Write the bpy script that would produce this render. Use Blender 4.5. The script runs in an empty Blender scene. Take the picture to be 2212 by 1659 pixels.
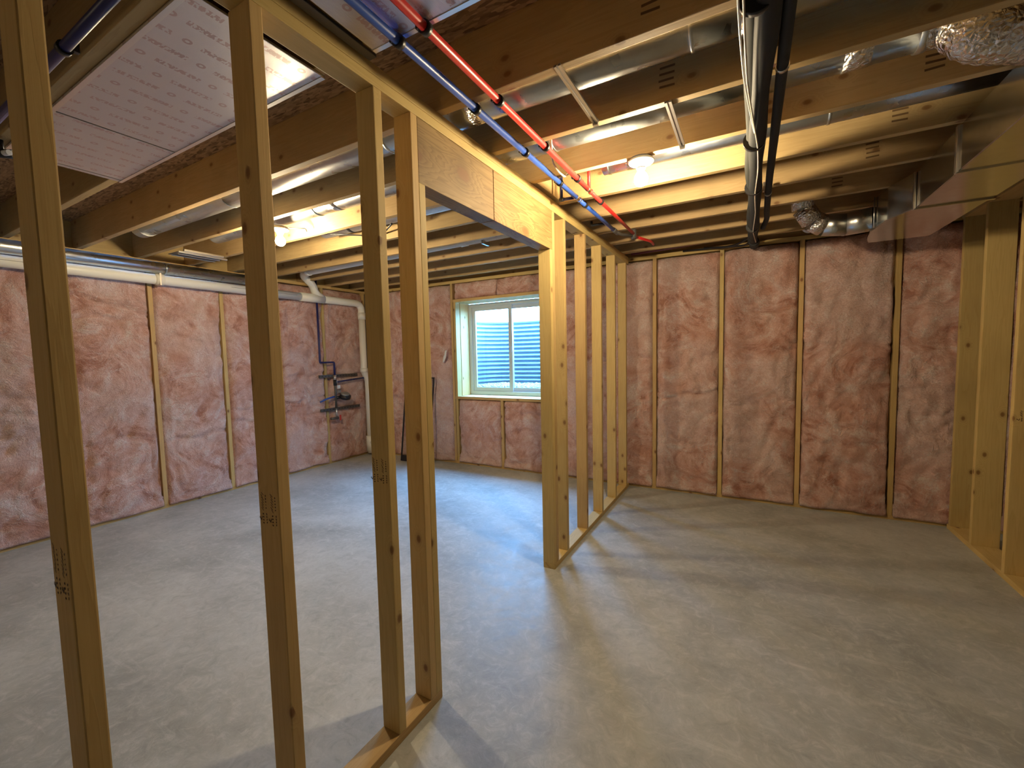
import bpy, bmesh, math, random
from mathutils import Vector, Matrix, noise, Euler
random.seed(7)
PI = math.pi
SC = bpy.context.scene
COL = SC.collection

# ------------------------------------------------------------------ camera
YAW, PITCH, ROLL, CAMH, FPX = 0.5112, -0.0685, 0.0215, 1.5149, 916.84
cam_data = bpy.data.cameras.new('camera')
cam_data.sensor_width = 36.0
cam_data.lens = FPX / 2212.0 * 36.0
cam_data.clip_start = 0.02
cam = bpy.data.objects.new('camera', cam_data)
COL.objects.link(cam)
Rm = Matrix.Rotation(YAW, 3, 'Z') @ Matrix.Rotation(PITCH, 3, 'X') @ Matrix.Rotation(ROLL, 3, 'Y') @ Matrix.Rotation(PI / 2, 3, 'X')
M4 = Rm.to_4x4(); M4.translation = Vector((0, 0, CAMH))
cam.matrix_world = M4
SC.camera = cam

# ------------------------------------------------------------------ world, exposure
w = bpy.data.worlds.new('overcast_sky'); SC.world = w; w.use_nodes = True
bg = w.node_tree.nodes['Background']
bg.inputs[0].default_value = (0.20, 0.50, 1.0, 1)
bg.inputs[1].default_value = 92.0
SC.view_settings.view_transform = 'Standard'
SC.view_settings.look = 'None'
SC.view_settings.exposure = 0.0
SC.view_settings.gamma = 1.0
SC.view_settings.use_curve_mapping = False
BULB = 1450.0
BULB_COL = (1.0, 0.80, 0.50, 1)
# sampling portal in the window opening (adds no light of its own)
pl = bpy.data.lights.new('window_portal', 'AREA'); pl.shape = 'RECTANGLE'; pl.size = 1.34; pl.size_y = 1.3
po = bpy.data.objects.new('window_portal', pl); COL.objects.link(po)
po.location = (-2.88, 5.14, 1.6); po.rotation_euler = (-PI / 2, 0, 0)
pl.cycles.is_portal = True

# ------------------------------------------------------------------ node helpers
def newmat(name):
    m = bpy.data.materials.new(name); m.use_nodes = True
    nt = m.node_tree; b = nt.nodes['Principled BSDF']
    return m, nt, b
def N(nt, t, **k):
    n = nt.nodes.new(t)
    for a, v in k.items():
        if a.startswith('i_'):
            key = a[2:]
            n.inputs[int(key) if key.isdigit() else key].default_value = v
        else: setattr(n, a, v)
    return n
def L(nt, a, b): nt.links.new(a, b)
def ramp(nt, fac, stops, interp='LINEAR'):
    r = nt.nodes.new('ShaderNodeValToRGB'); r.color_ramp.interpolation = interp
    e = r.color_ramp.elements
    while len(e) < len(stops): e.new(0.5)
    for i, (p, c) in enumerate(stops):
        e[i].position = p; e[i].color = (c[0], c[1], c[2], 1) if len(c) == 3 else c
    L(nt, fac, r.inputs[0]); return r.outputs[0]
def mixc(nt, fac, a, b, mode='MIX'):
    m = nt.nodes.new('ShaderNodeMix'); m.data_type = 'RGBA'; m.blend_type = mode
    for inp, v in ((m.inputs[0], fac), (m.inputs[6], a), (m.inputs[7], b)):
        if isinstance(v, (int, float)): inp.default_value = v
        elif isinstance(v, tuple): inp.default_value = (v[0], v[1], v[2], 1)
        else: L(nt, v, inp)
    return m.outputs[2]
def mth(nt, op, a, b=None, c=None):
    m = nt.nodes.new('ShaderNodeMath'); m.operation = op
    for i, v in enumerate((a, b, c)):
        if v is None: continue
        if isinstance(v, (int, float)): m.inputs[i].default_value = v
        else: L(nt, v, m.inputs[i])
    return m.outputs[0]
def bump(nt, bsdf, h, s, d=0.01):
    b = N(nt, 'ShaderNodeBump', i_Strength=s, i_Distance=d); L(nt, h, b.inputs['Height']); L(nt, b.outputs[0], bsdf.inputs['Normal'])
def objcoord(nt, scale=(1, 1, 1), rnd=True):
    tc = N(nt, 'ShaderNodeTexCoord'); v = tc.outputs['Object']
    if rnd:
        oi = N(nt, 'ShaderNodeObjectInfo')
        mu = N(nt, 'ShaderNodeVectorMath', operation='SCALE'); mu.inputs[0].default_value = (37, 71, 53); L(nt, oi.outputs['Random'], mu.inputs['Scale'])
        ad = N(nt, 'ShaderNodeVectorMath', operation='ADD'); L(nt, v, ad.inputs[0]); L(nt, mu.outputs[0], ad.inputs[1]); v = ad.outputs[0]
    mp = N(nt, 'ShaderNodeVectorMath', operation='MULTIPLY'); L(nt, v, mp.inputs[0]); mp.inputs[1].default_value = scale
    return mp.outputs[0], v

# ------------------------------------------------------------------ materials
def KN(nt, vo):
    n = N(nt, 'ShaderNodeSeparateColor'); L(nt, vo.outputs['Color'], n.inputs[0]); return n.outputs[0]
def wood(name, axis, light, dark, knot=(0.22, 0.11, 0.040), knots=1.0, rough=0.62, wear=0.25, ks=(7.0, 11.0), kt=0.85, ringk=0.42):
    m, nt, b = newmat(name)
    def sc(l, t): return tuple(l if i == axis else t for i in range(3))
    gv, raw = objcoord(nt, sc(0.9, 14))
    # knots pull the grain around them
    sx = N(nt, 'ShaderNodeSeparateXYZ'); L(nt, raw, sx.inputs[0])
    oth = [i for i in range(3) if i != axis]
    kv = N(nt, 'ShaderNodeCombineXYZ'); L(nt, mth(nt, 'MULTIPLY', sx.outputs[axis], ks[0]), kv.inputs[0])
    L(nt, mth(nt, 'MULTIPLY', mth(nt, 'ADD', sx.outputs[oth[0]], sx.outputs[oth[1]]), ks[1]), kv.inputs[1])
    vo = N(nt, 'ShaderNodeTexVoronoi', i_Scale=1.0, i_Randomness=1.0, voronoi_dimensions='2D'); L(nt, kv.outputs[0], vo.inputs['Vector'])
    d = vo.outputs['Distance']
    halo = ramp(nt, d, [(0.0, (1, 1, 1)), (0.45, (0, 0, 0))])
    wv = N(nt, 'ShaderNodeTexNoise', i_Scale=1.0, i_Detail=4.0, i_Roughness=0.55); L(nt, gv, wv.inputs['Vector'])
    warp = mth(nt, 'ADD', wv.outputs['Fac'], mth(nt, 'MULTIPLY', mth(nt, 'MULTIPLY', halo, mth(nt, 'GREATER_THAN', mth(nt, 'ADD', 0.0, KN(nt, vo)), kt)), 0.45))
    rings = mth(nt, 'FRACT', mth(nt, 'MULTIPLY', warp, 9.0))
    ring = ramp(nt, rings, [(0.0, (0.15, 0.15, 0.15)), (0.55, (0.55, 0.55, 0.55)), (0.9, (1, 1, 1)), (1.0, (0.15, 0.15, 0.15))])
    fv = N(nt, 'ShaderNodeVectorMath', operation='MULTIPLY'); L(nt, raw, fv.inputs[0]); fv.inputs[1].default_value = sc(3, 160)
    fine = N(nt, 'ShaderNodeTexNoise', i_Scale=1.0, i_Detail=3.0, i_Roughness=0.6); L(nt, fv.outputs[0], fine.inputs['Vector'])
    c = mixc(nt, mth(nt, 'MULTIPLY', ring, ringk), light, dark)
    c = mixc(nt, mth(nt, 'MULTIPLY', fine.outputs['Fac'], 0.35), c, dark)
    bn = N(nt, 'ShaderNodeTexNoise', i_Scale=2.3, i_Detail=2.0); L(nt, raw, bn.inputs['Vector'])
    stain = ramp(nt, bn.outputs['Fac'], [(0.45, (0, 0, 0)), (0.75, (1, 1, 1))])
    c = mixc(nt, mth(nt, 'MULTIPLY', stain, wear), c, tuple(x * 0.62 for x in dark))
    # only some cells carry a knot
    wn = N(nt, 'ShaderNodeSeparateColor'); L(nt, vo.outputs['Color'], wn.inputs[0])
    has = mth(nt, 'GREATER_THAN', wn.outputs[0], kt)
    rim = ramp(nt, d, [(0.06, (1, 1, 1)), (0.11, (0.75, 0.75, 0.75)), (0.14, (0.25, 0.25, 0.25)), (0.28, (0, 0, 0))])
    c = mixc(nt, mth(nt, 'MULTIPLY', mth(nt, 'MULTIPLY', rim, has), knots), c, knot)
    oi = N(nt, 'ShaderNodeObjectInfo')
    hs = N(nt, 'ShaderNodeHueSaturation'); L(nt, c, hs.inputs['Color'])
    L(nt, mth(nt, 'MULTIPLY_ADD', oi.outputs['Random'], 0.26, 0.87), hs.inputs['Value'])
    L(nt, mth(nt, 'MULTIPLY_ADD', mth(nt, 'FRACT', mth(nt, 'MULTIPLY', oi.outputs['Random'], 7.3)), 0.016, 0.492), hs.inputs['Hue'])
    L(nt, hs.outputs[0], b.inputs['Base Color'])
    b.inputs['Roughness'].default_value = rough
    b.inputs['Specular IOR Level'].default_value = 0.35
    bump(nt, b, mth(nt, 'ADD', mth(nt, 'MULTIPLY', fine.outputs['Fac'], 0.6), mth(nt, 'MULTIPLY', ring, 0.3)), 0.25, 0.0015)
    return m
SL, SD = (0.63, 0.455, 0.195), (0.44, 0.275, 0.090)
STUD = [wood('stud_wood_%s' % 'xyz'[a], a, SL, SD) for a in range(3)]
JL, JD = (0.58, 0.42, 0.205), (0.40, 0.26, 0.105)
JOIST = [wood('joist_wood_%s' % 'xyz'[a], a, JL, JD, knots=0.9, wear=0.35) for a in range(3)]
HEADER = wood('header_wood', 1, (0.46, 0.31, 0.12), (0.20, 0.115, 0.038), wear=0.7, ks=(2.6, 4.5), kt=0.6, ringk=0.75)

def mat_osb():
    m, nt, b = newmat('osb_subfloor')
    v, raw = objcoord(nt, (24, 105, 24), False)
    n1 = N(nt, 'ShaderNodeTexNoise', i_Scale=0.6, i_Detail=3.0); L(nt, raw, n1.inputs['Vector'])
    ad = N(nt, 'ShaderNodeVectorMath', operation='ADD'); L(nt, v, ad.inputs[0]); L(nt, n1.outputs['Color'], ad.inputs[1])
    vo = N(nt, 'ShaderNodeTexVoronoi', i_Scale=1.0); L(nt, ad.outputs[0], vo.inputs['Vector'])
    s = N(nt, 'ShaderNodeSeparateColor'); L(nt, vo.outputs['Color'], s.inputs[0])
    c = ramp(nt, s.outputs[0], [(0.0, (0.15, 0.085, 0.040)), (0.4, (0.34, 0.21, 0.105)), (0.75, (0.48, 0.31, 0.165)), (1.0, (0.22, 0.13, 0.06))])
    L(nt, c, b.inputs['Base Color']); b.inputs['Roughness'].default_value = 0.8
    bump(nt, b, s.outputs[1], 0.5, 0.003)
    return m
OSB = mat_osb()

def mat_concrete_floor():
    m, nt, b = newmat('concrete_slab')
    tc = N(nt, 'ShaderNodeTexCoord'); o = tc.outputs['Object']
    def noi(s, d, r=0.6, dist=0.0, vec=None):
        n = N(nt, 'ShaderNodeTexNoise', i_Scale=s, i_Detail=d, i_Roughness=r, i_Distortion=dist); L(nt, vec or o, n.inputs['Vector']); return n.outputs['Fac']
    big = noi(0.9, 6, 0.62, 0.6); med = noi(3.6, 8, 0.7, 0.8); fine = noi(55, 6, 0.75)
    mp = N(nt, 'ShaderNodeMapping'); mp.inputs['Rotation'].default_value = (0, 0, 0.55); mp.inputs['Scale'].default_value = (1.2, 9, 1); L(nt, o, mp.inputs['Vector'])
    trowel = noi(1.3, 7, 0.72, 0.5, mp.outputs[0])
    c = ramp(nt, big, [(0.34, (0.27, 0.28, 0.265)), (0.50, (0.37, 0.382, 0.365)), (0.66, (0.50, 0.51, 0.49))])
    c = mixc(nt, mth(nt, 'MULTIPLY', ramp(nt, med, [(0.40, (0, 0, 0)), (0.7, (1, 1, 1))]), 0.42), c, (0.62, 0.62, 0.59))
    c = mixc(nt, mth(nt, 'MULTIPLY', ramp(nt, trowel, [(0.58, (0, 0, 0)), (0.74, (1, 1, 1))]), 0.5), c, (0.70, 0.695, 0.67))
    c = mixc(nt, mth(nt, 'MULTIPLY', ramp(nt, trowel, [(0.24, (1, 1, 1)), (0.42, (0, 0, 0))]), 0.45), c, (0.22, 0.222, 0.212))
    vo = N(nt, 'ShaderNodeTexVoronoi', i_Scale=1.15); L(nt, o, vo.inputs['Vector'])
    spl = mth(nt, 'MULTIPLY', ramp(nt, vo.outputs['Distance'], [(0.03, (1, 1, 1)), (0.10, (0, 0, 0))]), ramp(nt, noi(14, 5, 0.8), [(0.5, (0, 0, 0)), (0.62, (1, 1, 1))]))
    c = mixc(nt, mth(nt, 'MULTIPLY', spl, 0.75), c, (0.72, 0.71, 0.69))
    mid = noi(13, 7, 0.78, 1.2)
    c = mixc(nt, mth(nt, 'MULTIPLY', ramp(nt, mid, [(0.50, (0, 0, 0)), (0.66, (1, 1, 1))]), 0.40), c, (0.70, 0.70, 0.67))
    c = mixc(nt, mth(nt, 'MULTIPLY', ramp(nt, mid, [(0.34, (1, 1, 1)), (0.46, (0, 0, 0))]), 0.38), c, (0.24, 0.245, 0.225))
    c = mixc(nt, mth(nt, 'MULTIPLY', fine, 0.30), c, (0.26, 0.26, 0.24))
    L(nt, c, b.inputs['Base Color'])
    L(nt, ramp(nt, med, [(0.3, (0.40, 0.40, 0.40)), (0.75, (0.62, 0.62, 0.62))]), b.inputs['Roughness'])
    b.inputs['Specular IOR Level'].default_value = 0.42
    bump(nt, b, mth(nt, 'ADD', mth(nt, 'MULTIPLY', fine, 0.5), med), 0.22, 0.006)
    return m
SLAB = mat_concrete_floor()

def mat_simple(name, col, rough=0.5, metal=0.0, spec=0.5, nscale=0, nstr=0.1, ndist=0.002, cvar=0.0):
    m, nt, b = newmat(name)
    b.inputs['Base Color'].default_value = (*col, 1); b.inputs['Roughness'].default_value = rough
    b.inputs['Metallic'].default_value = metal; b.inputs['Specular IOR Level'].default_value = spec
    if nscale:
        v, raw = objcoord(nt, (nscale,) * 3)
        n = N(nt, 'ShaderNodeTexNoise', i_Scale=1.0, i_Detail=5.0); L(nt, v, n.inputs['Vector'])
        bump(nt, b, n.outputs['Fac'], nstr, ndist)
        if cvar:
            L(nt, mixc(nt, mth(nt, 'MULTIPLY', n.outputs['Fac'], cvar), col, tuple(x * 0.4 for x in col)), b.inputs['Base Color'])
    return m
FOUND = mat_simple('foundation_concrete', (0.36, 0.35, 0.33), 0.85, nscale=8, nstr=0.3, cvar=0.4)
def mat_galv(name, col, rough, bs=0.12):
    m, nt, b = newmat(name)
    v, raw = objcoord(nt, (26, 26, 26))
    vo = N(nt, 'ShaderNodeTexVoronoi', i_Scale=1.0); L(nt, v, vo.inputs['Vector'])
    s = N(nt, 'ShaderNodeSeparateColor'); L(nt, vo.outputs['Color'], s.inputs[0])
    L(nt, mixc(nt, mth(nt, 'MULTIPLY', s.outputs[0], 0.3), col, tuple(x * 0.8 for x in col)), b.inputs['Base Color'])
    b.inputs['Metallic'].default_value = 1.0
    L(nt, mth(nt, 'MULTIPLY_ADD', s.outputs[1], 0.05, rough), b.inputs['Roughness'])
    if bs:
        n = N(nt, 'ShaderNodeTexNoise', i_Scale=0.12, i_Detail=1.0); L(nt, v, n.inputs['Vector'])
        bump(nt, b, n.outputs['Fac'], bs, 0.02)
    return m
GALV = mat_galv('galvanized_steel', (0.60, 0.62, 0.62), 0.27, 0.03)
TRUNK = mat_galv('trunk_duct_steel', (0.56, 0.57, 0.56), 0.16, 0.05)
DULLGREY = mat_galv('dull_grey_duct', (0.62, 0.61, 0.60), 0.42, 0.0)
def mat_foil():
    m, nt, b = newmat('crinkled_foil')
    v, raw = objcoord(nt, (45, 45, 45))
    vo = N(nt, 'ShaderNodeTexVoronoi', i_Scale=1.0, feature='DISTANCE_TO_EDGE'); L(nt, v, vo.inputs['Vector'])
    n = N(nt, 'ShaderNodeTexNoise', i_Scale=0.7, i_Detail=5.0, i_Distortion=1.5); L(nt, v, n.inputs['Vector'])
    b.inputs['Base Color'].default_value = (0.78, 0.76, 0.74, 1); b.inputs['Metallic'].default_value = 1; b.inputs['Roughness'].default_value = 0.17
    bump(nt, b, mth(nt, 'ADD', vo.outputs['Distance'], n.outputs['Fac']), 0.8, 0.012)
    return m
FOIL = mat_foil()
def mat_panel():
    # silver facing sheet printed with rows of faint red lettering and round marks
    m, nt, b = newmat('printed_foil_sheet')
    tc = N(nt, 'ShaderNodeTexCoord'); g = N(nt, 'ShaderNodeNewGeometry')
    s = N(nt, 'ShaderNodeSeparateXYZ'); L(nt, g.outputs['Position'], s.inputs[0])
    X, Y = s.outputs[0], s.outputs[1]
    row = mth(nt, 'FLOOR', mth(nt, 'MULTIPLY', X, 11.0)); fr = mth(nt, 'FRACT', mth(nt, 'MULTIPLY', X, 11.0))
    u = mth(nt, 'ADD', mth(nt, 'MULTIPLY', Y, 4.6), mth(nt, 'MULTIPLY', row, 0.37))
    seg = mth(nt, 'LESS_THAN', mth(nt, 'FRACT', u), 0.62)
    band = mth(nt, 'LESS_THAN', mth(nt, 'ABSOLUTE', mth(nt, 'SUBTRACT', fr, 0.5)), 0.13)
    cb = N(nt, 'ShaderNodeCombineXYZ'); L(nt, mth(nt, 'MULTIPLY', Y, 110.0), cb.inputs[0]); L(nt, mth(nt, 'MULTIPLY', X, 55.0), cb.inputs[1])
    nn = N(nt, 'ShaderNodeTexNoise', i_Scale=1.0, i_Detail=1.0); L(nt, cb.outputs[0], nn.inputs['Vector'])
    let = mth(nt, 'MULTIPLY', mth(nt, 'MULTIPLY', seg, band), mth(nt, 'GREATER_THAN', nn.outputs['Fac'], 0.47))
    # round marks between the rows
    cu = mth(nt, 'SUBTRACT', mth(nt, 'FRACT', mth(nt, 'ADD', mth(nt, 'MULTIPLY', Y, 4.6), mth(nt, 'MULTIPLY', row, 0.37))), 0.81)
    cv = mth(nt, 'SUBTRACT', fr, 0.5)
    rr = mth(nt, 'SQRT', mth(nt, 'ADD', mth(nt, 'POWER', mth(nt, 'DIVIDE', cu, 4.6), 2.0), mth(nt, 'POWER', mth(nt, 'DIVIDE', cv, 11.0), 2.0)))
    circ = mth(nt, 'LESS_THAN', mth(nt, 'ABSOLUTE', mth(nt, 'SUBTRACT', rr, 0.010)), 0.004)
    ink = mth(nt, 'MAXIMUM', let, circ)
    c = mixc(nt, mth(nt, 'MULTIPLY', ink, 0.55), (0.66, 0.62, 0.62), (0.44, 0.20, 0.20))
    L(nt, c, b.inputs['Base Color'])
    L(nt, mth(nt, 'MULTIPLY_ADD', ink, -0.5, 0.78), b.inputs['Metallic'])
    b.inputs['Roughness'].default_value = 0.33
    wv = N(nt, 'ShaderNodeTexWave', i_Scale=70.0, i_Distortion=0.6); L(nt, g.outputs['Position'], wv.inputs['Vector'])
    n2 = N(nt, 'ShaderNodeTexNoise', i_Scale=2.2, i_Detail=3.0); L(nt, g.outputs['Position'], n2.inputs['Vector'])
    bump(nt, b, mth(nt, 'ADD', mth(nt, 'MULTIPLY', wv.outputs['Fac'], 0.12), mth(nt, 'MULTIPLY', n2.outputs['Fac'], 4.0)), 0.35, 0.008)
    return m
PANEL = mat_panel()

def mat_batt():
    m, nt, b = newmat('pink_fiberglass')
    v, raw = objcoord(nt, (1, 1, 1))
    def noi(s, d, r=0.6, dist=0.0, vec=None):
        n = N(nt, 'ShaderNodeTexNoise', i_Scale=s, i_Detail=d, i_Roughness=r, i_Distortion=dist); L(nt, vec or raw, n.inputs['Vector']); return n.outputs['Fac']
    swirl = noi(2.6, 9, 0.68, 2.4)
    cloud = noi(4.5, 7, 0.6, 0.6)
    big = noi(1.3, 3, 0.5, 0.3)
    # long wisps: ridges of a strongly distorted noise
    wr = noi(3.4, 5, 0.55, 3.2)
    wisp = ramp(nt, mth(nt, 'ABSOLUTE', mth(nt, 'SUBTRACT', wr, 0.5)), [(0.0, (1, 1, 1)), (0.022, (0, 0, 0))])
    fib = noi(42, 5, 0.7, 1.8)
    c = ramp(nt, swirl, [(0.37, (0.48, 0.190, 0.125)), (0.45, (0.76, 0.420, 0.335)), (0.54, (0.90, 0.61, 0.54)), (0.63, (0.97, 0.81, 0.76))])
    c = mixc(nt, mth(nt, 'MULTIPLY', ramp(nt, cloud, [(0.40, (1, 1, 1)), (0.50, (0, 0, 0))]), 0.45), c, (0.68, 0.33, 0.22))
    c = mixc(nt, mth(nt, 'MULTIPLY', ramp(nt, big, [(0.48, (0, 0, 0)), (0.60, (1, 1, 1))]), 0.55), c, (0.97, 0.80, 0.77))
    c = mixc(nt, mth(nt, 'MULTIPLY', wisp, mth(nt, 'MULTIPLY', ramp(nt, cloud, [(0.42, (0, 0, 0)), (0.6, (1, 1, 1))]), 0.75)), c, (0.99, 0.88, 0.85))
    c = mixc(nt, ramp(nt, fib, [(0.38, (0.55, 0.55, 0.55)), (0.60, (0, 0, 0))]), c, (0.62, 0.30, 0.21))
    L(nt, c, b.inputs['Base Color'])
    b.inputs['Roughness'].default_value = 0.95; b.inputs['Specular IOR Level'].default_value = 0.1
    b.inputs['Sheen Weight'].default_value = 0.25; b.inputs['Sheen Roughness'].default_value = 0.6
    h = mth(nt, 'ADD', mth(nt, 'MULTIPLY', swirl, 1.2), mth(nt, 'ADD', mth(nt, 'MULTIPLY', fib, 0.6), mth(nt, 'MULTIPLY', wisp, 0.12)))
    bump(nt, b, h, 0.9, 0.035)
    return m
BATT = mat_batt()

PEXB = mat_simple('blue_pipe', (0.032, 0.098, 0.45), 0.38)
PEXR = mat_simple('red_pipe', (0.60, 0.025, 0.02), 0.36)
PEXD = mat_simple('dark_blue_pipe', (0.014, 0.014, 0.105), 0.40)
BLACK = mat_simple('black_plastic', (0.012, 0.012, 0.014), 0.38)
FOAM = mat_simple('black_foam_sleeve', (0.020, 0.021, 0.022), 0.75, nscale=40, nstr=0.3)
FOAMG = mat_simple('grey_foam_sleeve', (0.032, 0.034, 0.030), 0.85, nscale=40, nstr=0.2)
PVC = mat_simple('white_pvc', (0.84, 0.82, 0.74), 0.36)
INK = mat_simple('stamp_ink', (0.05, 0.022, 0.006), 0.7)
INKL = mat_simple('faded_stamp_ink', (0.15, 0.085, 0.035), 0.8)
BRASS = mat_simple('brass', (0.7, 0.5, 0.25), 0.3, 1.0)
STEEL = mat_simple('bright_steel', (0.72, 0.70, 0.66), 0.28, 1.0)
DKSTEEL = mat_simple('dark_steel', (0.13, 0.12, 0.11), 0.5, 0.6)
CERAM = mat_simple('white_ceramic', (0.80, 0.78, 0.70), 0.25)
BOXBL = mat_simple('junction_box_steel', (0.2, 0.2, 0.2), 0.4, 0.8)
VINYL = mat_simple('white_vinyl', (0.46, 0.49, 0.52), 0.35)
WIREW = mat_simple('white_cable', (0.72, 0.62, 0.50), 0.45)
WIREB = mat_simple('black_cable', (0.015, 0.015, 0.017), 0.4)
METERM = mat_simple('meter_body', (0.30, 0.31, 0.30), 0.35, 0.3)
PLASTW = mat_simple('white_plastic', (0.8, 0.82, 0.85), 0.3)
GAPSHADE = mat_simple('painted_gap_shade', (0.004, 0.004, 0.004), 1.0, spec=0.0)  # flat black that stands in for the shade inside the sheet seams
REDH = mat_simple('red_handle', (0.55, 0.04, 0.03), 0.4)
GRAVEL = mat_simple('gravel', (0.42, 0.40, 0.37), 0.9, nscale=30, nstr=0.5, cvar=0.6)
def mat_well():
    m, nt, b = newmat('corrugated_well_steel')
    b.inputs['Base Color'].default_value = (0.12, 0.185, 0.22, 1); b.inputs['Metallic'].default_value = 0.3; b.inputs['Roughness'].default_value = 0.42
    return m
WELL = mat_well()
def mat_glass():
    m, nt, b = newmat('window_glass')
    gl = N(nt, 'ShaderNodeBsdfGlossy', i_Roughness=0.02); tr = N(nt, 'ShaderNodeBsdfTransparent')
    tr.inputs[0].default_value = (0.93, 0.96, 0.97, 1)
    mx = N(nt, 'ShaderNodeMixShader', i_0=0.05); L(nt, tr.outputs[0], mx.inputs[1]); L(nt, gl.outputs[0], mx.inputs[2])
    L(nt, mx.outputs[0], nt.nodes['Material Output'].inputs[0]); return m
GLASS = mat_glass()
def mat_screen():
    m, nt, b = newmat('fine_black_mesh')
    df = N(nt, 'ShaderNodeBsdfDiffuse', i_Color=(0.02, 0.02, 0.02, 1)); tr = N(nt, 'ShaderNodeBsdfTransparent')
    mx = N(nt, 'ShaderNodeMixShader', i_0=0.30); L(nt, tr.outputs[0], mx.inputs[1]); L(nt, df.outputs[0], mx.inputs[2])
    L(nt, mx.outputs[0], nt.nodes['Material Output'].inputs[0]); return m
SCREEN = mat_screen()
def mat_bulb(pw):
    m, nt, b = newmat('lit_bulb')
    em = N(nt, 'ShaderNodeEmission', i_Strength=pw, i_Color=BULB_COL)
    L(nt, em.outputs[0], nt.nodes['Material Output'].inputs[0]); return m
LIT = mat_bulb(BULB)
LITDIM = mat_bulb(BULB * 0.22)
LITLEFT = mat_bulb(BULB * 1.08)

# ------------------------------------------------------------------ object helpers
def link(name, me, mat, parent=None, loc=(0, 0, 0), smooth=False, kind=None):
    o = bpy.data.objects.new(name, me); COL.objects.link(o)
    if mat and not me.materials: me.materials.append(mat)
    o.location = loc
    if parent is not None:
        o.parent = parent
        o.location = Vector(loc) - Vector(WORLDLOC.get(parent.name, (0, 0, 0)))
    WORLDLOC[o.name] = tuple(loc)
    if smooth:
        for p in me.polygons: p.use_smooth = True
    if kind: o['kind'] = kind
    return o
WORLDLOC = {}
def tag(o, label, cat, group=None):
    o['label'] = label; o['category'] = cat
    if group: o['group'] = group
    return o
def thing(name, label, cat, loc, group=None):
    o = bpy.data.objects.new(name, None); COL.objects.link(o); o.empty_display_size = 0.1
    o.location = loc; WORLDLOC[o.name] = tuple(loc)
    return tag(o, label, cat, group)
def box(name, x0, x1, y0, y1, z0, z1, mat, parent=None, bev=0.0, kind=None):
    cx, cy, cz = (x0 + x1) / 2, (y0 + y1) / 2, (z0 + z1) / 2
    bm = bmesh.new()
    bmesh.ops.create_cube(bm, size=1.0)
    bmesh.ops.scale(bm, vec=(x1 - x0, y1 - y0, z1 - z0), verts=bm.verts)
    if bev: bmesh.ops.bevel(bm, geom=bm.edges[:], offset=bev, segments=2, affect='EDGES', profile=0.6)
    me = bpy.data.meshes.new(name); bm.to_mesh(me); bm.free()
    return link(name, me, mat, parent, (cx, cy, cz), kind=kind)
def lumber(name, x0, x1, y0, y1, z0, z1, parent, mats=None, bev=0.0028):
    d = (x1 - x0, y1 - y0, z1 - z0); a = d.index(max(d))
    return box(name, x0, x1, y0, y1, z0, z1, (mats or STUD)[a], parent, bev)
def fillet(pts, rad, n=7):
    if rad <= 0 or len(pts) < 3: return [Vector(p) for p in pts]
    P = [Vector(p) for p in pts]; out = [P[0]]
    for i in range(1, len(P) - 1):
        a, b, c = P[i - 1], P[i], P[i + 1]
        r = min(rad, (a - b).length * 0.49, (c - b).length * 0.49)
        s = b + (a - b).normalized() * r; e = b + (c - b).normalized() * r
        for k in range(n + 1):
            t = k / n; out.append((1 - t) ** 2 * s + 2 * t * (1 - t) * b + t * t * e)
    out.append(P[-1]); return out
def tube_geo(pts, r, seg=16, rads=None):
    V, F = [], []
    T = []
    for i in range(len(pts)):
        a = pts[max(i - 1, 0)]; b = pts[min(i + 1, len(pts) - 1)]; T.append((b - a).normalized())
    up = Vector((0, 0, 1)) if abs(T[0].z) < 0.9 else Vector((1, 0, 0))
    nrm = (up - T[0] * up.dot(T[0])).normalized()
    for i, p in enumerate(pts):
        nrm = (nrm - T[i] * nrm.dot(T[i])).normalized(); bi = T[i].cross(nrm)
        rr = rads[i] if rads else r
        for k in range(seg):
            a = 2 * PI * k / seg; V.append(p + nrm * math.cos(a) * rr + bi * math.sin(a) * rr)
    for i in range(len(pts) - 1):
        for k in range(seg):
            F.append((i * seg + k, i * seg + (k + 1) % seg, (i + 1) * seg + (k + 1) % seg, (i + 1) * seg + k))
    F.append(tuple(reversed(range(seg)))); F.append(tuple(range((len(pts) - 1) * seg, len(pts) * seg)))
    return V, F
def tube(name, pts, r, mat, parent=None, fil=0.0, seg=16, rads=None, kind=None):
    P = fillet(pts, fil) if rads is None else [Vector(p) for p in pts]
    V, F = tube_geo(P, r, seg, rads)
    o = sum(P, Vector()) / len(P)
    me = bpy.data.meshes.new(name); me.from_pydata([v - o for v in V], [], F); me.update()
    ob = link(name, me, mat, parent, tuple(o), smooth=True, kind=kind)
    for f in (-1, -2): me.polygons[len(me.polygons) + f].use_smooth = False
    return ob
def rings(p0, p1, ts, r, ln, name, mat, parent, seg=18):
    p0, p1 = Vector(p0), Vector(p1); d = (p1 - p0).normalized()
    for t in ts:
        c = p0.lerp(p1, t); tube(name, [c - d * ln / 2, c + d * ln / 2], r, mat, parent, seg=seg)
def lathe(name, prof, mat, parent, c, seg=28, axis=Vector((0, 0, 1))):
    # prof: (radius, height) pairs
    q = Vector((0, 0, 1)).rotation_difference(axis); V, F = [], []
    for r, z in prof:
        for k in range(seg):
            a = 2 * PI * k / seg; V.append(q @ Vector((r * math.cos(a), r * math.sin(a), z)))
    for i in range(len(prof) - 1):
        for k in range(seg):
            F.append((i * seg + k, i * seg + (k + 1) % seg, (i + 1) * seg + (k + 1) % seg, (i + 1) * seg + k))
    F.append(tuple(reversed(range(seg)))); F.append(tuple(range((len(prof) - 1) * seg, len(prof) * seg)))
    me = bpy.data.meshes.new(name); me.from_pydata(V, [], F); me.update()
    return link(name, me, mat, parent, c, smooth=True)
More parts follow.
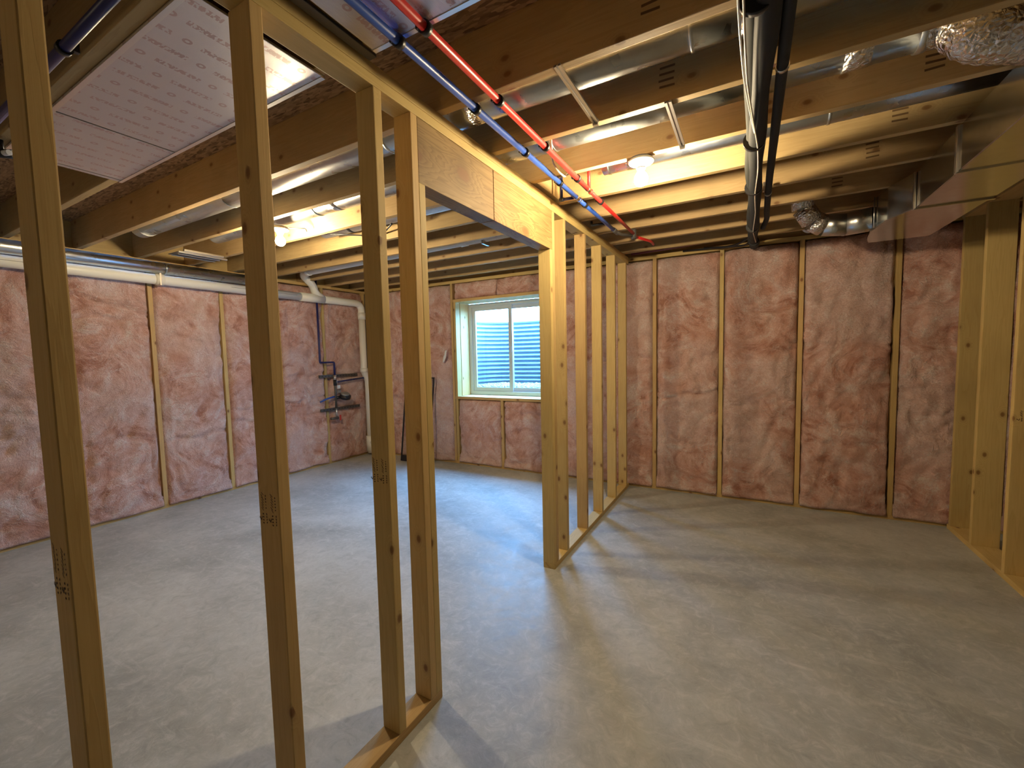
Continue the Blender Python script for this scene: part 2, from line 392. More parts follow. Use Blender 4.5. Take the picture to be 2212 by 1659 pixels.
def multibox(name, boxes, mat, parent=None, kind=None):
    V, F = [], []
    for (x0, x1, y0, y1, z0, z1) in boxes:
        n = len(V)
        V += [(x, y, z) for x in (x0, x1) for y in (y0, y1) for z in (z0, z1)]
        F += [tuple(n + i for i in f) for f in ((0, 1, 3, 2), (4, 6, 7, 5), (0, 4, 5, 1), (2, 3, 7, 6), (0, 2, 6, 4), (1, 5, 7, 3))]
    c = Vector(V[0])
    me = bpy.data.meshes.new(name); me.from_pydata([Vector(v) - c for v in V], [], F); me.update()
    return link(name, me, mat, parent, tuple(c), kind=kind)

# ------------------------------------------------------------------ dimensions (from the photograph)
D = 4.787; XL = -5.28; XR = 1.45; XP = -1.174; W = 0.089; T = 0.038
ZJ = 2.5505; JD_ = 0.25; ZC = ZJ + JD_; XOUT = 4.6; YB = -3.4; WX0, WX1, WZ0, WZ1 = -3.55, -2.21, 0.953, 2.255
JP = 0.436; JF0 = 1.53; JT = 0.04           # joist pitch, far edge of joist 0, thickness

# ------------------------------------------------------------------ floor, ceiling, outer walls
floor = box('floor', XL - 0.35, XOUT, YB, D + 0.35, -0.12, 0, SLAB, kind='structure')
ceiling = box('ceiling', XL - 0.35, XOUT, YB, D + 0.35, ZC, ZC + 0.02, OSB, kind='structure')
for n in range(-11, 8):
    y1 = JF0 + JP * n
    lumber('floor_joist', XL - 0.085, XOUT - 0.02, y1 - JT, y1, ZJ, ZC, ceiling, JOIST)
lumber('rim_joist', XL - 0.125, XL - 0.087, YB, D + 0.1, ZJ, ZC, ceiling, JOIST)
lumber('rim_joist', XL - 0.08, XOUT - 0.03, D + 0.045, D + 0.083, ZJ + 0.001, ZC, ceiling, JOIST)
# short blocking pieces between joists over the room divider
for n in (2,): lumber('blocking', -1.20, -1.162, JF0 + JP * n + 0.001, JF0 + JP * (n + 1) - JT - 0.001, ZJ + 0.02, ZC, ceiling, JOIST)

wl = box('wall_left', XL - 0.33, XL - 0.14, YB, D + 0.35, 0, ZC, FOUND, kind='structure')
wb = multibox('wall_back', [(XL - 0.14, WX0 - 0.04, D + 0.10, D + 0.36, 0, ZC), (WX1 + 0.04, XOUT, D + 0.10, D + 0.36, 0, ZC),
    (WX0 - 0.04, WX1 + 0.04, D + 0.10, D + 0.36, 0, WZ0 - 0.04), (WX0 - 0.04, WX1 + 0.04, D + 0.10, D + 0.36, WZ1 + 0.04, ZC)], FOUND, kind='structure')
box('wall_right', XOUT, XOUT + 0.2, YB, D + 0.35, 0, ZC, FOUND, kind='structure')
box('wall_front', XL - 0.35, XOUT + 0.2, YB - 0.2, YB, 0, ZC, FOUND, kind='structure')

# ---- insulated stud walls
def batt(parent, u0, u1, z0, z1, plane, seed, bulge=0.028):
    """one fibreglass batt filling a stud bay. plane: 'L' (left wall) or 'B' (back wall)."""
    wd, ht = u1 - u0, z1 - z0
    nu = max(10, int(wd / 0.020)); nz = max(10, int(ht / 0.020))
    V, F = [], []; so = Vector((seed * 7.31, seed * 3.77, seed * 1.93)); rs = random.Random(seed)
    cre = [(rs.uniform(0.2, 0.85) * ht, rs.uniform(-0.18, 0.18), rs.uniform(0.008, 0.022)) for _ in range(3 if ht > 1 else 1)]
    top_slump = rs.uniform(0.0, 0.05)
    for j in range(nz + 1):
        for i in range(nu + 1):
            u, z = i / nu * wd, j / nz * ht
            e = min(u, wd - u); ez = min(z, ht - z)
            n1 = noise.fractal(Vector((u * 3.2, z * 2.6, 0)) + so, 1.0, 2.0, 4)
            n2 = noise.fractal(Vector((u * 13, z * 11, 3)) + so, 0.9, 2.1, 4)
            rid = 1 - abs(noise.noise(Vector((u * 4.5, z * 3.4, 9)) + so)) * 2.2
            lum = abs(noise.noise(Vector((u * 8.0, z * 6.0, 5)) + so))
            edge = 1 - math.exp(-e / max(0.008, 0.022 + 0.045 * noise.noise(Vector((round(u / wd) * 5, z * 3.5, 2)) + so)))
            edgez = 1 - math.exp(-ez / 0.028)
            h = bulge * (0.25 + 0.8 * edge * edgez) + 0.036 * n1 * edge + 0.017 * n2 * min(1, edge + 0.3) - 0.034 * (1 - edge) - 0.018 * (1 - edgez)
            h -= 0.016 * max(0, rid - 0.72) / 0.28; h += 0.024 * (lum - 0.2) * edge
            ec = 0.050 + 0.040 * noise.noise(Vector((z * 2.2, seed * 3.1 + round(u / wd) * 9, 6)))
            gate = max(0.0, min(1.0, 0.55 + 1.6 * noise.noise(Vector((z * 1.3, seed * 5.7 + round(u / wd) * 4, 8)))))
            h -= 0.030 * gate * math.exp(-((e - ec) / 0.0085) ** 2); h += 0.012 * gate * math.exp(-((e - ec + 0.022) / 0.012) ** 2)
            for (cz, sl, dp) in cre:
                dz = z - (cz + sl * (u - wd / 2) + 0.02 * math.sin(u * 17 + cz * 9)); h -= dp * 1.5 * math.exp(-(dz / 0.014) ** 2); h += dp * 0.5 * math.exp(-((dz - 0.03) / 0.03) ** 2)
            foot = 0.0
            if z0 < 0.1 and z < 0.09:                                    # the foot of the batt sags over the sole plate
                k = 1 - z / 0.09
                h = max(h, 0.006 + 0.014 * k + 0.010 * noise.noise(Vector((u * 7, seed, 0))))
                h -= 0.016 * math.exp(-((z - 0.055) / 0.008) ** 2)
                foot = k * (0.018 + 0.016 * noise.noise(Vector((u * 4, seed, 3))))
            h = 0.075 * math.tanh(h / 0.075) if h > 0 else h
            ju = 0.004 * noise.noise(Vector((u * 20, z * 12, 1)) + so) if 0 < i < nu else 0.006 * noise.noise(Vector((z * 9, i, 4)) + so)
            uu = u0 + u + ju; zz = z0 + z - foot + (0.004 * noise.noise(Vector((u * 15, j, 7)) + so))
            V.append((XL + h, uu, zz) if plane == 'L' else (uu, D - h, zz))
    w1 = nu + 1
    for j in range(nz):
        for i in range(nu):
            q = (j * w1 + i, j * w1 + i + 1, (j + 1) * w1 + i + 1, (j + 1) * w1 + i)
            F.append(q if plane == 'B' else q)
    nb = len(V)                                              # back corners: a solid batt, not a sheet
    for (uu, zz) in ((u0, z0), (u1, z0), (u1, z1), (u0, z1)):
        V.append((XL - 0.085, uu, zz) if plane == 'L' else (uu, D + 0.085, zz))
    bot = [i for i in range(w1)]; top = [nz * w1 + i for i in range(w1)]
    lef = [j * w1 for j in range(nz + 1)]; rig = [j * w1 + nu for j in range(nz + 1)]
    F.append(tuple(bot[::-1] + [nb, nb + 1])); F.append(tuple(top + [nb + 2, nb + 3]))
    F.append(tuple(lef + [nb + 3, nb])); F.append(tuple(rig[::-1] + [nb + 1, nb + 2])); F.append((nb, nb + 3, nb + 2, nb + 1))
    c = Vector(((XL, (u0 + u1) / 2, (z0 + z1) / 2) if plane == 'L' else ((u0 + u1) / 2, D, (z0 + z1) / 2)))
    me = bpy.data.meshes.new('insulation_batt'); me.from_pydata([Vector(v) - c for v in V], [], F); me.update()
    bm = bmesh.new(); bm.from_mesh(me); bmesh.ops.recalc_face_normals(bm, faces=bm.faces); bm.to_mesh(me); bm.free()
    return link('insulation_batt', me, BATT, parent, tuple(c), smooth=True)
ZP = 2.511   # underside of the outer walls' top plate
# left wall
ly = [D - 0.02 - 0.66 * k - 0.12 for k in range(0, 9)]
ly = [4.72, 3.985, 3.325, 2.665, 2.003, 1.343, 0.683, 0.023, -0.64]
lumber('sole_plate', XL - W, XL, -1.2, D + W - 0.001, 0, T, wl)
lumber('top_plate', XL - W, XL, -1.2, D + W - 0.001, ZP, ZP + T, wl)
for i, y in enumerate(ly):
    lumber('stud', XL - W, XL + 0.004, y - T / 2, y + T / 2, T, ZP, wl)
for i in range(len(ly) - 1):
    batt(wl, ly[i + 1] + T / 2 + 0.004, ly[i] - T / 2 - 0.004, T + 0.008, ZP - 0.012, 'L', 11 + i)
# back wall
lumber('sole_plate', XL + 0.001, XOUT - 1.0, D, D + W, 0, T, wb)
lumber('top_plate', XL + 0.001, XOUT - 1.0, D, D + W, ZP, ZP + T, wb)
bx = [-5.20, -4.32, -3.617, -2.145, -1.565, -0.904, -0.255, 0.408, 1.09, 1.75, 2.41]
for x in bx: lumber('stud', x - T / 2, x + T / 2, D - 0.004, D + W, T, ZP, wb)
for i in range(len(bx) - 1):
    if i == 2: continue
    batt(wb, bx[i] + T / 2 + 0.004, bx[i + 1] - T / 2 - 0.004, T + 0.008, ZP - 0.012, 'B', 31 + i)
# framing round the window
lumber('sill_plate', WX0 - 0.045, WX1 + 0.045, D - 0.006, D + W, WZ0 - T, WZ0, wb)
lumber('head_plate', WX0 - 0.045, WX1 + 0.045, D - 0.006, D + W, WZ1, WZ1 + T, wb)
lumber('jack_stud', WX0 - T, WX0, D - 0.008, D + W, WZ0, WZ1, wb)
lumber('jack_stud', WX1, WX1 + T, D - 0.008, D + W, WZ0, WZ1, wb)
lumber('cripple_stud', -3.59, -3.552, D - 0.004, D + W, T, WZ0 - T, wb)
lumber('cripple_stud', -2.862, -2.824, D - 0.004, D + W, T, WZ0 - T, wb)
lumber('cripple_stud', -2.21, -2.172, D - 0.004, D + W, T, WZ0 - T, wb)
batt(wb, -3.548, -2.866, T + 0.008, WZ0 - T - 0.008, 'B', 51); batt(wb, -2.820, -2.214, T + 0.008, WZ0 - T - 0.008, 'B', 52)
batt(wb, -3.59, -2.90, WZ1 + T + 0.004, ZP - 0.006, 'B', 53, 0.012); batt(wb, -2.89, -2.17, WZ1 + T + 0.004, ZP - 0.006, 'B', 54, 0.012)
# wooden buck lining the opening in the concrete
for (a, b_, c, d) in ((WX0 - 0.036, WX0, WZ0, WZ1), (WX1, WX1 + 0.036, WZ0, WZ1), (WX0 - 0.036, WX1 + 0.036, WZ0 - 0.036, WZ0 - 0.002), (WX0 - 0.036, WX1 + 0.036, WZ1 + 0.002, WZ1 + 0.036)):
    lumber('window_buck', a, b_, D + 0.103, D + 0.34, c, d, wb)

# ------------------------------------------------------------------ window
win = bpy.data.objects.new('window_1', None); COL.objects.link(win); win.location = (-2.88, 5.12, WZ0); WORLDLOC['window_1'] = (-2.88, 5.12, WZ0); win['kind'] = 'structure'
def frame(name, x0, x1, z0, z1, y0, y1, t, parent, mat=VINYL):
    f = multibox(name, [(x0, x0 + t, y0, y1, z0, z1), (x1 - t, x1, y0, y1, z0, z1), (x0 + t, x1 - t, y0, y1, z0, z0 + t), (x0 + t, x1 - t, y0, y1, z1 - t, z1)], mat, parent)
    return f
frame('window_frame', WX0 + 0.004, WX1 - 0.004, WZ0 + 0.004, WZ1 - 0.004, 5.09, 5.17, 0.048, win)
s1 = frame('sash', WX0 + 0.052, -2.845, WZ0 + 0.052, WZ1 - 0.052, 5.105, 5.128, 0.056, win)
s2 = frame('sash', -2.905, WX1 - 0.052, WZ0 + 0.052, WZ1 - 0.052, 5.132, 5.155, 0.056, win)
box('glass_pane', WX0 + 0.106, -2.899, 5.114, 5.119, WZ0 + 0.106, WZ1 - 0.106, GLASS, s1)
box('glass_pane', -2.851, WX1 - 0.106, 5.141, 5.146, WZ0 + 0.106, WZ1 - 0.106, GLASS, s2)
box('latch', -2.89, -2.86, 5.096, 5.105, 1.55, 1.63, VINYL, s1, 0.003)

# corrugated well outside
def well():
    t = thing('window_well', 'curved corrugated steel window well outside the sliding window', 'window well', (-2.88, 5.2, 1.0))
    V, F = [], []; nu = 60; zs = [0.92 + 0.008 * k for k in range(int((2.03 - 0.92) / 0.008) + 1)]
    R = 0.86; y0 = 5.17
    path = []
    for i in range(nu + 1):
        a = PI * i / nu
        cx, sy = math.cos(a), math.sin(a)
        e = 2.0 / 3.2
        path.append((-2.88 - math.copysign(abs(cx) ** e, cx) * R, y0 + abs(sy) ** e * 0.88))
    for z in zs:
        off = 0.014 * math.sin(2 * PI * z / 0.066)
        for i, (x, y) in enumerate(path):
            c = Vector((x + 2.88, y - y0)); c = c * (1 + off / max(c.length, 0.1)); V.append((c.x - 2.88, c.y + y0, z))
    w1 = nu + 1
    for j in range(len(zs) - 1):
        for i in range(nu): F.append((j * w1 + i, j * w1 + i + 1, (j + 1) * w1 + i + 1, (j + 1) * w1 + i))
    c = Vector((-2.88, 5.2, 1.0)); me = bpy.data.meshes.new('corrugated_wall'); me.from_pydata([Vector(v) - c for v in V], [], F); me.update()
    o = link('corrugated_wall', me, WELL, t, tuple(c), smooth=True)
    sm = o.modifiers.new('thickness', 'SOLIDIFY'); sm.thickness = 0.004; sm.offset = 1
    tube('rim', [(x, y, 2.035) for x, y in path[::2]], 0.012, WELL, t, seg=8)
    # gravel bed
    rs = random.Random(3); bm = bmesh.new()
    for k in range(1500):
        x = rs.uniform(-3.66, -2.1); y = rs.uniform(5.18, 5.98); r = rs.uniform(0.012, 0.026)
        bmesh.ops.create_icosphere(bm, subdivisions=1, radius=r, matrix=Matrix.Translation((x + 2.88, y - 5.6, rs.uniform(0, 0.02))) @ Euler((rs.random() * 3, rs.random() * 3, 0)).to_matrix().to_4x4() @ Matrix.Diagonal((1, rs.uniform(0.6, 1), rs.uniform(0.5, 0.9), 1)))
    me = bpy.data.meshes.new('gravel_stones'); bm.to_mesh(me); bm.free()
    g = link('gravel_stones', me, GRAVEL, None, (-2.88, 5.6, 1.045)); g['kind'] = 'stuff'
    tag(g, 'loose grey gravel covering the bottom of the window well', 'gravel')
    s = box('gravel_bed', -3.72, -2.04, 5.17, 6.04, 0.80, 1.04, GRAVEL, kind='structure')
well()

# ------------------------------------------------------------------ grade stamps (flat print)
def stamp(parent, origin, du, dv, nrm, w=0.07, h=0.07, seed=1, style='text'):
    """illegible slanted ink marks printed on a board. du/dv: unit vectors on the face"""
    rs = random.Random(seed); V, F = [], []
    o = Vector(origin) + Vector(nrm) * 0.0006; du, dv = Vector(du), Vector(dv)
    def quad(u, v, a, b, ang):
        ca, sa = math.cos(ang), math.sin(ang); n = len(V)
        for (x, y) in ((-a, -b), (a, -b), (a, b), (-a, b)):
            V.append(o + du * (u + x * ca - y * sa) + dv * (v + x * sa + y * ca))
        F.append((n, n + 1, n + 2, n + 3))
    if style == 'text':
        for cx in (-0.27, 0.27):
            for k in range(7): quad((cx - 0.12) * w + rs.uniform(-1, 1) * 0.002, h * (0.45 - 0.11 * k), 0.0065, 0.0011, -0.75 + rs.uniform(-.15, .15))
            for k in range(5): quad((cx + 0.08) * w, h * (0.38 - 0.13 * k), 0.0022, rs.uniform(.001, .003), rs.uniform(-.5, .5))
            # a row of small characters below and one bold bracket-like figure
            for k in range(4):
                quad((cx - 0.10) * w, h * (-0.42 - 0.13 * k), 0.003, 0.0022, rs.uniform(-.6, .6)); quad((cx + 0.10) * w, h * (-0.40 - 0.12 * k), 0.0018, 0.003, rs.uniform(-.6, .6))
            quad((cx - 0.26) * w, h * -0.66, 0.0060, 0.0016, -0.6); quad((cx - 0.20) * w, h * -0.60, 0.0016, 0.0045, -0.3); quad((cx - 0.31) * w, h * -0.60, 0.0014, 0.003, -0.3)
    else:
        for k in range(7):
            quad(rs.uniform(-.003, .003), h * (0.5 - k / 6.0), w * 0.5, 0.0045, rs.uniform(-.05, .05))
    c = Vector(origin); me = bpy.data.meshes.new('grade_stamp'); me.from_pydata([v - c for v in V], [], F); me.update()
    return link('grade_stamp', me, INKL if style == 'bars' else INK, parent, tuple(c))

# ------------------------------------------------------------------ room divider (open stud partition with doorway)
pf = thing('partition_frame', 'open stud partition with a doorway header dividing the basement room', 'wall frame', (XP - W / 2, 2.9, 0))
ZT = 2.4745
def pstud(y, z0=T, z1=ZT, name='stud', dx=0.0): return lumber(name, XP - W + dx, XP + dx, y, y + T, z0, z1, pf, bev=0.0035)
YE = 4.70
lumber('sole_plate', XP - W, XP, -1.3, 1.400, 0, T, pf, bev=0.003)
lumber('sole_plate', XP - W, XP, 2.654, D - 0.03, 0, T, pf, bev=0.003)
lumber('top_plate', XP - W, XP, -1.3, D - 0.03, ZT, ZT + T, pf, bev=0.0035)
lumber('cap_plate', XP - W + 0.002, XP + 0.001, -1.3, 2.60, ZT + T, ZJ, pf, bev=0.0035)
lumber('cap_plate', XP - W + 0.001, XP - 0.001, 2.601, D - 0.03, ZT + T, ZJ, pf, bev=0.0035)
studs = {}
for y in (-1.08, -0.62, -0.18, 0.278, 0.708, 1.136):
    studs[y] = lumber('stud', XP - W - (0.008 if y < 1 else 0), XP, y, y + T, T, ZT, pf, bev=0.0035)
pstud(1.324, name='king_stud'); pstud(1.362, T, 2.217, 'jack_stud')
pstud(2.654, T, 2.217, 'jack_stud', -0.001); pstud(2.692, name='king_stud')
for y in (2.893, 3.334, 3.760, 4.212, 4.640): pstud(y)
# doorway header: two boards meet at a tight joint
lumber('header_board', XP - W, XP - 0.002, 1.364, 1.942, 2.217, ZT - 0.001, pf, [HEADER] * 3)
lumber('header_board', XP - W, XP - 0.001, 1.946, 2.690, 2.217, ZT - 0.001, pf, [HEADER] * 3)
stamp(studs[0.708], (XP - W / 2, 0.708, 1.091), (1, 0, 0), (0, 0, 1), (0, -1, 0), 0.085, 0.070, 2)
stamp(studs[1.136], (XP - W / 2, 1.136, 1.098), (1, 0, 0), (0, 0, 1), (0, -1, 0), 0.085, 0.070, 3)
stamp(studs[0.278], (XP - W / 2, 0.278, 1.106), (1, 0, 0), (0, 0, 1), (0, -1, 0), 0.085, 0.080, 4)

# right partition, thicker studs
rf = thing('partition_frame', 'open stud partition of deeper studs at the right edge', 'wall frame', (XR + 0.075, 3.5, 0))
RW = 0.15
lumber('sole_plate', XR, XR + RW, 0.6, D - 0.03, 0, T, rf)
lumber('top_plate', XR, XR + RW, 0.6, D - 0.03, 2.511, 2.549, rf)
rst = []
for y in (4.690, 4.315, 3.845, 3.41, 2.97, 2.53, 2.09, 1.65, 1.21, 0.77): rst.append(lumber('stud', XR, XR + RW, y, y + T, T, 2.511, rf, bev=0.0035))
stamp(rst[2], (XR + RW / 2, 3.845, 1.074), (1, 0, 0), (0, 0, 1), (0, -1, 0), 0.10, 0.05, 6)

# ------------------------------------------------------------------ printed foil panels under the joists
def air_panel(label, segs, y0, y1):
    cx = (segs[0][0] + segs[-1][1]) / 2
    t = thing('return_air_panel', label, 'duct panel', (cx, (y0 + y1) / 2, ZJ - 0.012))
    for (a, b_) in segs: box('foil_sheet', a, b_, y0, y1, ZJ - 0.010, ZJ - 0.001, PANEL, t, 0.002)
    a, b_ = segs[0][0], segs[-1][1]
    for k in range(len(segs) - 1): box('seam_shade_strip', segs[k][1], segs[k + 1][0], y0, y1, ZJ - 0.003, ZJ - 0.001, GAPSHADE, t)  # black filler strip: the shade of the open seam painted in
    for yy in (y0, y1 - 0.016): box('edge_trim', a, b_, yy, yy + 0.016, ZJ - 0.0125, ZJ - 0.0102, STEEL, t)
    return t
air_panel('silver foil sheets with faint red print under joists left of the partition', [(-3.135, -3.104), (-3.095, -2.481), (-2.470, -1.375)], 0.656, 1.10)
air_panel('silver foil sheet under joists right of the partition, behind the blue and red pipes', [(-1.115, 0.75)], 0.656, 1.10)
st = box('edge_strip', -1.163, -1.128, 0.2, 1.115, ZJ - 0.012, ZJ - 0.002, DKSTEEL, None, 0.002)
tag(st, 'thin dark metal strip nailed beside the partition top plate', 'metal strip')

# ------------------------------------------------------------------ round ducts in the joist bays
def bay(n): return JF0 + JP * n + (JP - JT) / 2
def duct(label, pts, r, mat=GALV, fil=0.0, ts=(), tapes=(), seg=28, name='round_duct'):
    t = thing(name, label, 'duct', tuple(pts[0]))
    tube('duct_pipe', pts, r, mat, t, fil, seg)
    p0, p1 = pts[-2], pts[-1]
    if ts: rings(p0, p1, ts, r + 0.0035, 0.012, 'crimped_joint', mat, t, seg)
    if tapes: rings(p0, p1, tapes, r + 0.003, 0.085, 'foil_tape', FOIL, t, seg)
    return t
zc = 2.682
duct('long galvanized duct filling the joist bay behind the printed foil sheets', [(-4.62, bay(0), zc), (1.05, bay(0), zc)], 0.084, ts=(0.02, 0.25, 0.52, 0.78), tapes=(0.62, 0.815))
duct('galvanized duct in the second bay, joining the foil elbow at top right', [(-4.30, bay(1), zc), (0.525, bay(1), zc)], 0.084, ts=(0.3, 0.7), tapes=(0.34, 0.962))
duct('galvanized duct running right from behind the bare bulb near the pipes', [(-0.79, bay(2), 2.672), (1.05, bay(2), 2.672)], 0.080, ts=(0.02, 0.6), tapes=(0.10,))
d4 = duct('dull grey duct above the left bulb with a black band', [(-3.36, bay(2), 2.672), (-1.45, bay(2), 2.672)], 0.072, DULLGREY)
tube('band', [(-3.02, bay(2), 2.672), (-2.99, bay(2), 2.672)], 0.076, BLACK, d4, seg=28)
duct('thin shiny pipe in the last joist bay above the window', [(-3.0, bay(6), 2.64), (0.2, bay(6), 2.64)], 0.032, GALV, seg=16)
# silver duct along the left wall
d6 = duct('silver duct hung along the left wall just above the white drain', [(-5.13, -1.2, 2.452), (-5.13, 2.90, 2.452)], 0.058, GALV, ts=(0.3, 0.62, 0.80), seg=24, name='wall_duct')

# rectangular trunk duct on the right with its take-off
tr = thing('trunk_duct', 'shiny rectangular trunk duct hanging under the joists at right', 'duct', (1.01, 2.5, 2.33))
def slab(name, pts, z0, z1, mat, parent):
    n = len(pts); V = [(x, y, z0) for x, y in pts] + [(x, y, z1) for x, y in pts]
    F = [tuple(reversed(range(n))), tuple(range(n, 2 * n))] + [(i, (i + 1) % n, n + (i + 1) % n, n + i) for i in range(n)]
    c = Vector((sum(p[0] for p in pts) / n, sum(p[1] for p in pts) / n, (z0 + z1) / 2))
    me = bpy.data.meshes.new(name); me.from_pydata([Vector(v) - c for v in V], [], F); me.update()
    bm = bmesh.new(); bm.from_mesh(me); bmesh.ops.recalc_face_normals(bm, faces=bm.faces)
    bmesh.ops.bevel(bm, geom=bm.edges[:], offset=0.004, segments=2, affect='EDGES'); bm.to_mesh(me); bm.free()
    return link(name, me, mat, parent, tuple(c))
TX0, TX1, TZ0, TZ1 = 0.845, 1.180, 2.332, ZJ - 0.004
slab('duct_section', [(TX0, -0.6), (TX1, -0.6), (TX1, 1.25), (TX0, 1.25)], TZ0, TZ1, TRUNK, tr)
slab('duct_section', [(TX0, 1.254), (TX1, 1.254), (TX1, 2.85), (TX0, 2.85)], TZ0, TZ1, TRUNK, tr)
slab('duct_section', [(TX0 + 0.004, 2.854), (TX1 - 0.004, 2.854), (TX1 - 0.004, 3.45), (TX0 + 0.004, 3.45)], TZ0 + 0.002, TZ1, TRUNK, tr)
slab('duct_section', [(TX0 - 0.0, 3.454), (TX1 - 0.004, 3.454), (TX1 - 0.02, 4.36), (0.80, 4.36), (0.765, 4.20), (0.735, 3.95), (0.765, 3.66)], TZ0 + 0.004, TZ1, TRUNK, tr)
for yy in (1.25, 2.85, 3.45):
    box('drive_cleat', TX0 - 0.009, TX0 + 0.002, yy - 0.010, yy + 0.014, TZ0 - 0.004, TZ1, STEEL, tr, 0.002)
    box('drive_cleat', TX0 - 0.006, TX1 + 0.004, yy - 0.010, yy + 0.014, TZ0 - 0.007, TZ0 + 0.002, TRUNK, tr, 0.002)
for (xx, yy) in ((0.840, 3.66), (0.742, 3.86)): tube('seam', [(xx - 0.062 if yy < 3.8 else xx - 0.006, yy, TZ0 + 0.01), (xx - 0.062 if yy < 3.8 else xx - 0.006, yy, TZ1)], 0.004, STEEL, tr, seg=8)
# elbow take-off turning up into the joist bay
el = thing('duct_elbow', 'small silver elbow leaving the trunk duct near the back wall', 'duct elbow', (0.76, 3.95, 2.42))
ya = 4.0
def gore(name, a, b_, r0, r1, mat): tube(name, [a, b_], r0, mat, el, seg=24, rads=[r0, r1])
gore('elbow_segment', (0.750, ya - 0.04, 2.425), (0.60, ya, 2.420), 0.082, 0.080, GALV)
gore('elbow_segment', (0.603, ya, 2.420), (0.46, ya - 0.02, 2.432), 0.081, 0.076, GALV)
gore('elbow_segment', (0.463, ya - 0.02, 2.432), (0.39, ya - 0.05, 2.470), 0.077, 0.073, FOIL)
gore('elbow_segment', (0.393, ya - 0.05, 2.468), (0.33, ya - 0.085, 2.56), 0.074, 0.072, FOIL)
gore('elbow_segment', (0.332, ya - 0.085, 2.558), (0.31, ya - 0.11, 2.70), 0.073, 0.072, FOIL)
# big foil elbow at the top right
fe = thing('foil_elbow', 'large crinkled foil duct elbow at the top right corner', 'duct elbow', (0.80, 2.2, 2.6))
ep = fillet([(0.53, bay(1), zc), (0.62, bay(1) - 0.02, 2.665), (0.655, bay(1) - 0.06, 2.565), (0.76, bay(1) - 0.03, 2.548), (0.93, bay(1) + 0.07, 2.548)], 0.05, 10)
V_, F_ = tube_geo(ep, 0.1, 36, [0.084 + 0.003 * math.sin(i * 2.1) for i in range(len(ep))])
fo = ep[0]; me = bpy.data.meshes.new('foil_sleeve')
me.from_pydata([v - fo + 0.003 * noise.noise_vector(v * 22) for v in V_], [], F_); me.update()
link('foil_sleeve', me, FOIL, fe, tuple(fo), smooth=True)
tube('collar', [(0.515, bay(1), zc), (0.545, bay(1), zc)], 0.090, GALV, fe, seg=28)

# metal hanger straps between joists
def strap(label, a, b_, wd=0.028):
    t = thing('duct_strap', label, 'metal strap', a)
    a, b_ = Vector(a), Vector(b_); d = (b_ - a).normalized(); s = d.cross(Vector((0, 0, 1))).normalized() * wd / 2
    for sgn in (-1, 1):
        p, q = a + s * sgn * 0.62, b_ + s * sgn * 0.62
        me = bpy.data.meshes.new('strap_rail'); h = s.normalized() * 0.005; z = Vector((0, 0, 0.008))
        V = [p - h - a, p + h - a, q + h - a, q - h - a]; V += [v - z for v in V]
        me.from_pydata(V, [], [(3, 2, 1, 0), (4, 5, 6, 7), (0, 1, 5, 4), (1, 2, 6, 5), (2, 3, 7, 6), (3, 0, 4, 7)]); me.update()
        link('strap_rail', me, STEEL, t, tuple(a))
    me = bpy.data.meshes.new('strap_web'); V = [a - s * .6 - a, a + s * .6 - a, b_ + s * .6 - a, b_ - s * .6 - a]; V = [v - Vector((0, 0, .002)) for v in V] + [v - Vector((0, 0, .005)) for v in V]
    me.from_pydata(V, [], [(3, 2, 1, 0), (4, 5, 6, 7), (0, 1, 5, 4), (1, 2, 6, 5), (2, 3, 7, 6), (3, 0, 4, 7)]); me.update()
    link('strap_web', me, GALV, t, tuple(a))
    box('nail_tab', b_.x - 0.012, b_.x + 0.012, b_.y - 0.006, b_.y + 0.010, b_.z - 0.018, b_.z + 0.008, STEEL, t)
strap('slotted metal strap crossing under the nearer galvanized duct', (-0.617, 1.478, ZJ - 0.003), (-0.617, 1.915, ZJ - 0.003))
strap('slotted metal strap crossing under the second duct, above the bulb', (-0.311, 1.920, ZJ - 0.003), (-0.311, 2.352, ZJ - 0.003))
def wire(label, pts, r=0.005, mat=BLACK, name='wire_hanger', cat='wire hanger', fil=0.01, seg=8):
    o = tube(name, pts, r, mat, None, fil, seg); return tag(o, label, cat)
# V shaped black wire hangers left of the doorway
c2 = bay(2)
wire('thin black wire hanger bent in a wide V below the dull grey duct', [(-3.22, c2 - 0.19, 2.575), (-2.88, c2 + 0.165, 2.585), (-2.80, c2 + 0.17, 2.60), (-2.52, c2 - 0.02, 2.585)], 0.006)
wire('short black wire hanger beside the left bulb, left of the grey duct', [(-3.42, bay(1) - 0.12, 2.575), (-3.20, bay(1) + 0.13, 2.585), (-3.19, bay(1) + 0.135, 2.56)], 0.005)

# ------------------------------------------------------------------ water pipes
def clamp(parent, c, ax, r, mat=BLACK):
    c = Vector(c); a = Vector(ax); tube('clamp', [c - a * 0.011, c + a * 0.011], r + 0.006, mat, parent, seg=14)
def clamp_foot(parent, x, y, z):
    box('clamp_foot', x - 0.034, x - 0.008, y - 0.009, y + 0.009, z + 0.004, ZJ - (0.014 if abs(y - 1.074) < 0.01 or y < 1 else 0.001), BLACK, parent, 0.002)
bp = thing('blue_water_pipe', 'long blue water pipe clipped under the joists beside the partition', 'water pipe', (-0.987, 1.5, 2.52))
tube('pipe', [(-0.987, -1.4, 2.515), (-0.987, 2.66, 2.515)], 0.0145, PEXB, bp, seg=18)
tube('pipe', [(-0.987, 2.70, 2.515), (-0.985, 3.55, 2.515)], 0.0135, PEXB, bp, seg=18)
tube('coupling', [(-0.987, 2.640, 2.515), (-0.987, 2.715, 2.515)], 0.0115, BRASS, bp, seg=14)
rings((-0.987, 2.640, 2.515), (-0.987, 2.72, 2.515), (0.15, 0.9), 0.0165, 0.008, 'crimp_ring', STEEL, bp, 16)
